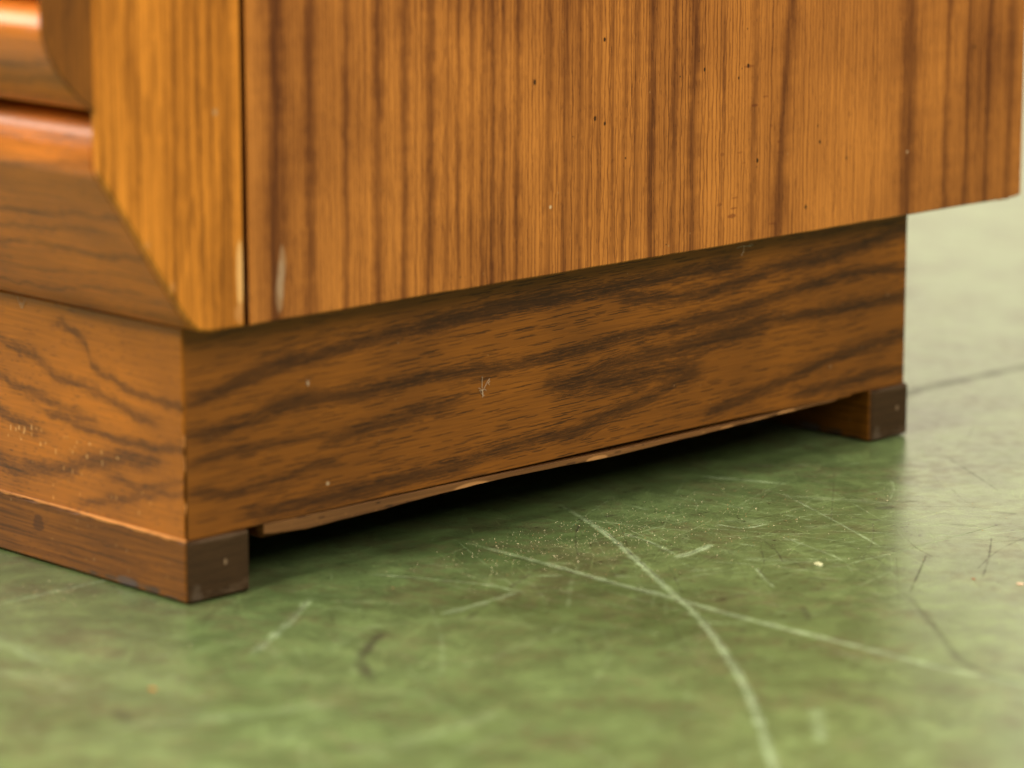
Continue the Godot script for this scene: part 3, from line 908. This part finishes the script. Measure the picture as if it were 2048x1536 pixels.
	# bare, splintered rim along the top of the front runner and up the plinth's corner
	var rubbed := oak({w = 512, h = 16, size = Vector2(0.18, 0.004), from = Vector2(-0.18, 0.0), seed = 84, bands = [], pores = 200, pore_length = 0.004, grain = 0.6, light = Color(0.740, 0.510, 0.270), dark = Color(0.34, 0.20, 0.08), rough = 0.6})
	var front_runner := cab.get_node("base_runner")
	put("worn_edge", ragged_rim(Vector3(-0.0002, FOOT + 0.0003, -DEEP), Vector3(-0.0002, FOOT + 0.0003, 0.0004), Vector3(-0.0007, -0.0003, 0), Vector3(0, -0.0008, 0), 900, 91), rubbed, front_runner)
	put("worn_edge", ragged_rim(Vector3(-0.0001, 0.0560, -0.0012), Vector3(-0.0001, FOOT + 0.0003, -0.0012), Vector3(0.0, 0.0, 0.0014), Vector3(0.0, 0, -0.0016), 60, 92), rubbed, cab.get_node("plinth_front"))

	# ---- carcass behind
	var hidden := plain(Color(0.30, 0.18, 0.09), 0.6)
	put("carcass_side", board(Vector3(0.0122, PLINTH + 0.0003, OVER - 0.0165), Vector3(0.0176, FULL - 0.001, OVER - 0.0024), 0.0003, lay_panel), hidden, cab)
	put("bottom_board", board(Vector3(0.0125, PLINTH - 0.0001, -DEEP + 0.0185), Vector3(0.4140, PLINTH + 0.0140, OVER - 0.0192), 0.0003, lay_side), hidden, cab)
	put("back_panel", board(Vector3(0.4080, PLINTH + 0.0142, -DEEP + 0.0075), Vector3(0.4140, FULL, OVER - 0.0192), 0.0003, lay_panel), hidden, cab)
	put("top_board", board(Vector3(-0.0620, FULL + 0.0002, -DEEP - OVER - 0.002), Vector3(0.4160, FULL + 0.022, OVER + 0.002), 0.0020, [2, 0, -0.18, 0.0, 0.2, 0.4]), moulded, cab)


func ragged_rim(a: Vector3, b: Vector3, across: Vector3, down: Vector3, steps: int, s: int) -> ArrayMesh:
	# a splintered sliver along an edge: its lower rim wanders
	rng.seed = s
	var st := SurfaceTool.new()
	st.begin(Mesh.PRIMITIVE_TRIANGLES)
	var n := FastNoiseLite.new()
	n.seed = s
	n.frequency = 0.06
	n.fractal_octaves = 4
	var out := -(across.cross(b - a)).normalized()
	if out.dot(across - down) < 0.0 and out.dot(across) < 0.0:
		out = -out
	var rows := []
	for i in steps + 1:
		var t := float(i) / steps
		var p := a.lerp(b, t)
		var r := clampf(0.55 + n.get_noise_1d(i) * 1.3 + rng.randf_range(-0.08, 0.08), 0.03, 1.0)
		rows.append([p, p + across, p + across + down * r])
	for i in steps:
		for k in 2:
			quad(st, rows[i][k], rows[i][k + 1], rows[i + 1][k + 1], rows[i + 1][k], Vector3(-1, 0.4, 0.4), [2, 1, -0.18, 0.02, 0.18, 0.004])
	return st.commit()


# ------------------------------------------------------------------ dust, flecks and lint
func small_things() -> void:
	rng.seed = 101
	# grit on the floor: far too many to count
	var grain := SphereMesh.new()
	grain.radius = 0.5
	grain.height = 0.8
	grain.radial_segments = 6
	grain.rings = 3
	var gm := StandardMaterial3D.new()
	gm.vertex_color_use_as_albedo = true
	gm.roughness = 0.25
	var mm := MultiMesh.new()
	mm.transform_format = MultiMesh.TRANSFORM_3D
	mm.use_colors = true
	mm.mesh = grain
	var spots := []
	for i in 900:      # drift in front of the shaded gap
		spots.append(Vector2(0.150 + rng.randfn(0.0, 0.034), 0.028 + rng.randfn(0.0, 0.020)))
	for i in 240:
		spots.append(Vector2(0.215 + rng.randfn(0.0, 0.035), 0.050 + rng.randfn(0.0, 0.030)))
	for i in 110:      # heap beside the front runner
		spots.append(Vector2(-0.024 + rng.randfn(0.0, 0.010), -0.0445 + rng.randfn(0.0, 0.009)))
	for i in 620:
		spots.append(Vector2(rng.randf_range(-0.15, 0.45), rng.randf_range(-0.10, 0.28)))
	var kept := []
	for p in spots:
		if p.x < 0.0 - 0.002 or p.y > 0.004:
			kept.append(p)
	mm.instance_count = kept.size()
	for i in kept.size():
		var d := rng.randf_range(0.00010, 0.00036) * (1.7 if rng.randf() < 0.06 else 1.0)
		var b := Basis.from_euler(Vector3(rng.randf() * 0.6, rng.randf() * TAU, rng.randf() * 0.6)).scaled(Vector3(d, d * rng.randf_range(0.6, 1.0), d * rng.randf_range(0.7, 1.4)))
		mm.set_instance_transform(i, Transform3D(b, Vector3(kept[i].x, d * 0.30, kept[i].y)))
		var t := rng.randf()
		mm.set_instance_color(i, Color(0.78, 0.72, 0.50).lerp(Color(0.46, 0.43, 0.24), t) if t < 0.85 else Color(0.55, 0.33, 0.16))
	var dust := MultiMeshInstance3D.new()
	dust.name = "floor_dust"
	dust.multimesh = mm
	dust.material_override = gm
	add_child(dust)
	tag(dust, "pale grit and dust strewn over the green floor beside the cabinet", "dust", "", "stuff")
	# flecks lying on the floor
	fleck(Vector3(0.183, 0, 0.1074), 0.0021, Color(0.74, 0.77, 0.62), "white oval paint fleck on the scratched green floor")
	fleck(Vector3(-0.0658, 0, 0.0648), 0.0012, Color(0.72, 0.42, 0.15), "orange fleck on the green floor at lower left")
	fleck(Vector3(0.2107, 0, 0.1702), 0.0013, Color(0.86, 0.74, 0.64), "pinkish white fleck at the right edge of the floor")
	fleck(Vector3(0.2050, 0, 0.1555), 0.0007, Color(0.62, 0.30, 0.12), "tiny rust brown crumb beside the pinkish fleck")
	# lint clinging to the wood
	var fluff := plain(Color(0.80, 0.72, 0.62), 0.8)
	lint([[0.1304, 0.0562, 0.1302, 0.0530, 0.1306, 0.0492], [0.1338, 0.0548, 0.1326, 0.0538, 0.1314, 0.0522, 0.1304, 0.0508], [0.1284, 0.0524, 0.1294, 0.0520, 0.1306, 0.0506, 0.1304, 0.0488], [0.1340, 0.0540, 0.1332, 0.0534, 0.1338, 0.0528], [0.1288, 0.0516, 0.1298, 0.0512, 0.1312, 0.0516, 0.1322, 0.0510], [0.1296, 0.0508, 0.1304, 0.0498, 0.1314, 0.0494]], 2, 0.0003, fluff, "branching pale lint fibre on the middle of the plinth's side")
	lint([[0.0508, 0.0665, 0.0514, 0.0645, 0.0520, 0.0650], [0.0505, 0.0650, 0.0516, 0.0656, 0.0512, 0.0640], [0.0522, 0.0660, 0.0512, 0.0652]], 2, 0.0003, fluff, "small white lint speck high on the plinth's side near its corner")
	lint([[-0.0862, 0.0893, -0.0842, 0.0862, -0.0836, 0.0858], [-0.0836, 0.0858, -0.0828, 0.0872, -0.0818, 0.0886], [-0.0850, 0.0868, -0.0838, 0.0874, -0.0828, 0.0866]], 0, -0.0006, fluff, "curled white lint on the plinth's front below the moulding")
	lint([[0.2560, 0.0868, 0.2590, 0.0872, 0.2640, 0.0866], [0.2600, 0.0874, 0.2596, 0.0850, 0.2586, 0.0838], [0.2620, 0.0868, 0.2634, 0.0873, 0.2650, 0.0870]], 2, 0.0042, fluff, "cobweb thread under the side panel's lower edge")


func fleck(at: Vector3, size: float, c: Color, label: String) -> void:
	var st := SurfaceTool.new()
	st.begin(Mesh.PRIMITIVE_TRIANGLES)
	var rim := PackedVector2Array()
	for k in 14:
		var a := TAU * k / 14
		rim.append(Vector2(cos(a), sin(a) * 0.7) * size * rng.randf_range(0.75, 1.1))
	var lay := [0, 2, 0.0, 0.0, 0.01, 0.01]
	var top := size * 0.28
	for k in 14:
		var p := rim[k]
		var q := rim[(k + 1) % 14]
		quad(st, Vector3(p.x, 0.0, p.y), Vector3(q.x, 0.0, q.y), Vector3(q.x * 0.8, top * 0.8, q.y * 0.8), Vector3(p.x * 0.8, top * 0.8, p.y * 0.8), Vector3(p.x + q.x, 0.0004, p.y + q.y), lay)
		quad(st, Vector3(p.x * 0.8, top * 0.8, p.y * 0.8), Vector3(q.x * 0.8, top * 0.8, q.y * 0.8), Vector3(0, top, 0), Vector3(0, top, 0), Vector3.UP, lay)
	var o := put("paint_fleck", st.commit(), plain(c, 0.4), self)
	o.position = at + Vector3(0, 0.0001, 0)
	o.rotation.y = rng.randf() * TAU
	tag(o, label, "fleck", "flecks lying on the floor")


func lint(strands: Array, axis: int, off: float, m: Material, label: String) -> void:
	# thin hairs lying on a face that looks along «axis»
	var st := SurfaceTool.new()
	st.begin(Mesh.PRIMITIVE_TRIANGLES)
	var first := Vector3.ZERO
	var lay := [0, 1, 0.0, 0.0, 0.01, 0.01]
	for s in strands:
		var pts := []
		for i in range(0, s.size(), 2):
			var p := Vector3(s[i], s[i + 1], off) if axis == 2 else Vector3(off, s[i + 1], s[i])
			pts.append(p)
		if first == Vector3.ZERO:
			first = pts[0]
		var lane := []
		for i in pts.size() - 1:
			for k in 5:
				lane.append(pts[i].cubic_interpolate(pts[i + 1], pts[maxi(i - 1, 0)], pts[mini(i + 2, pts.size() - 1)], k / 5.0) - first)
		lane.append(pts[-1] - first)
		var r := 0.00009
		for i in lane.size() - 1:
			var d: Vector3 = (lane[i + 1] - lane[i]).normalized()
			var u := d.cross(Vector3(0.3, 0.5, 0.8)).normalized() * r
			var v := d.cross(u).normalized() * r
			for k in 4:
				var a := u * cos(TAU * k / 4) + v * sin(TAU * k / 4)
				var b := u * cos(TAU * (k + 1) / 4) + v * sin(TAU * (k + 1) / 4)
				quad(st, lane[i] + a, lane[i] + b, lane[i + 1] + b, lane[i + 1] + a, a + b, lay)
	var o := put("lint", st.commit(), m, self)
	o.position = first
	tag(o, label, "lint", "lint caught on the cabinet")
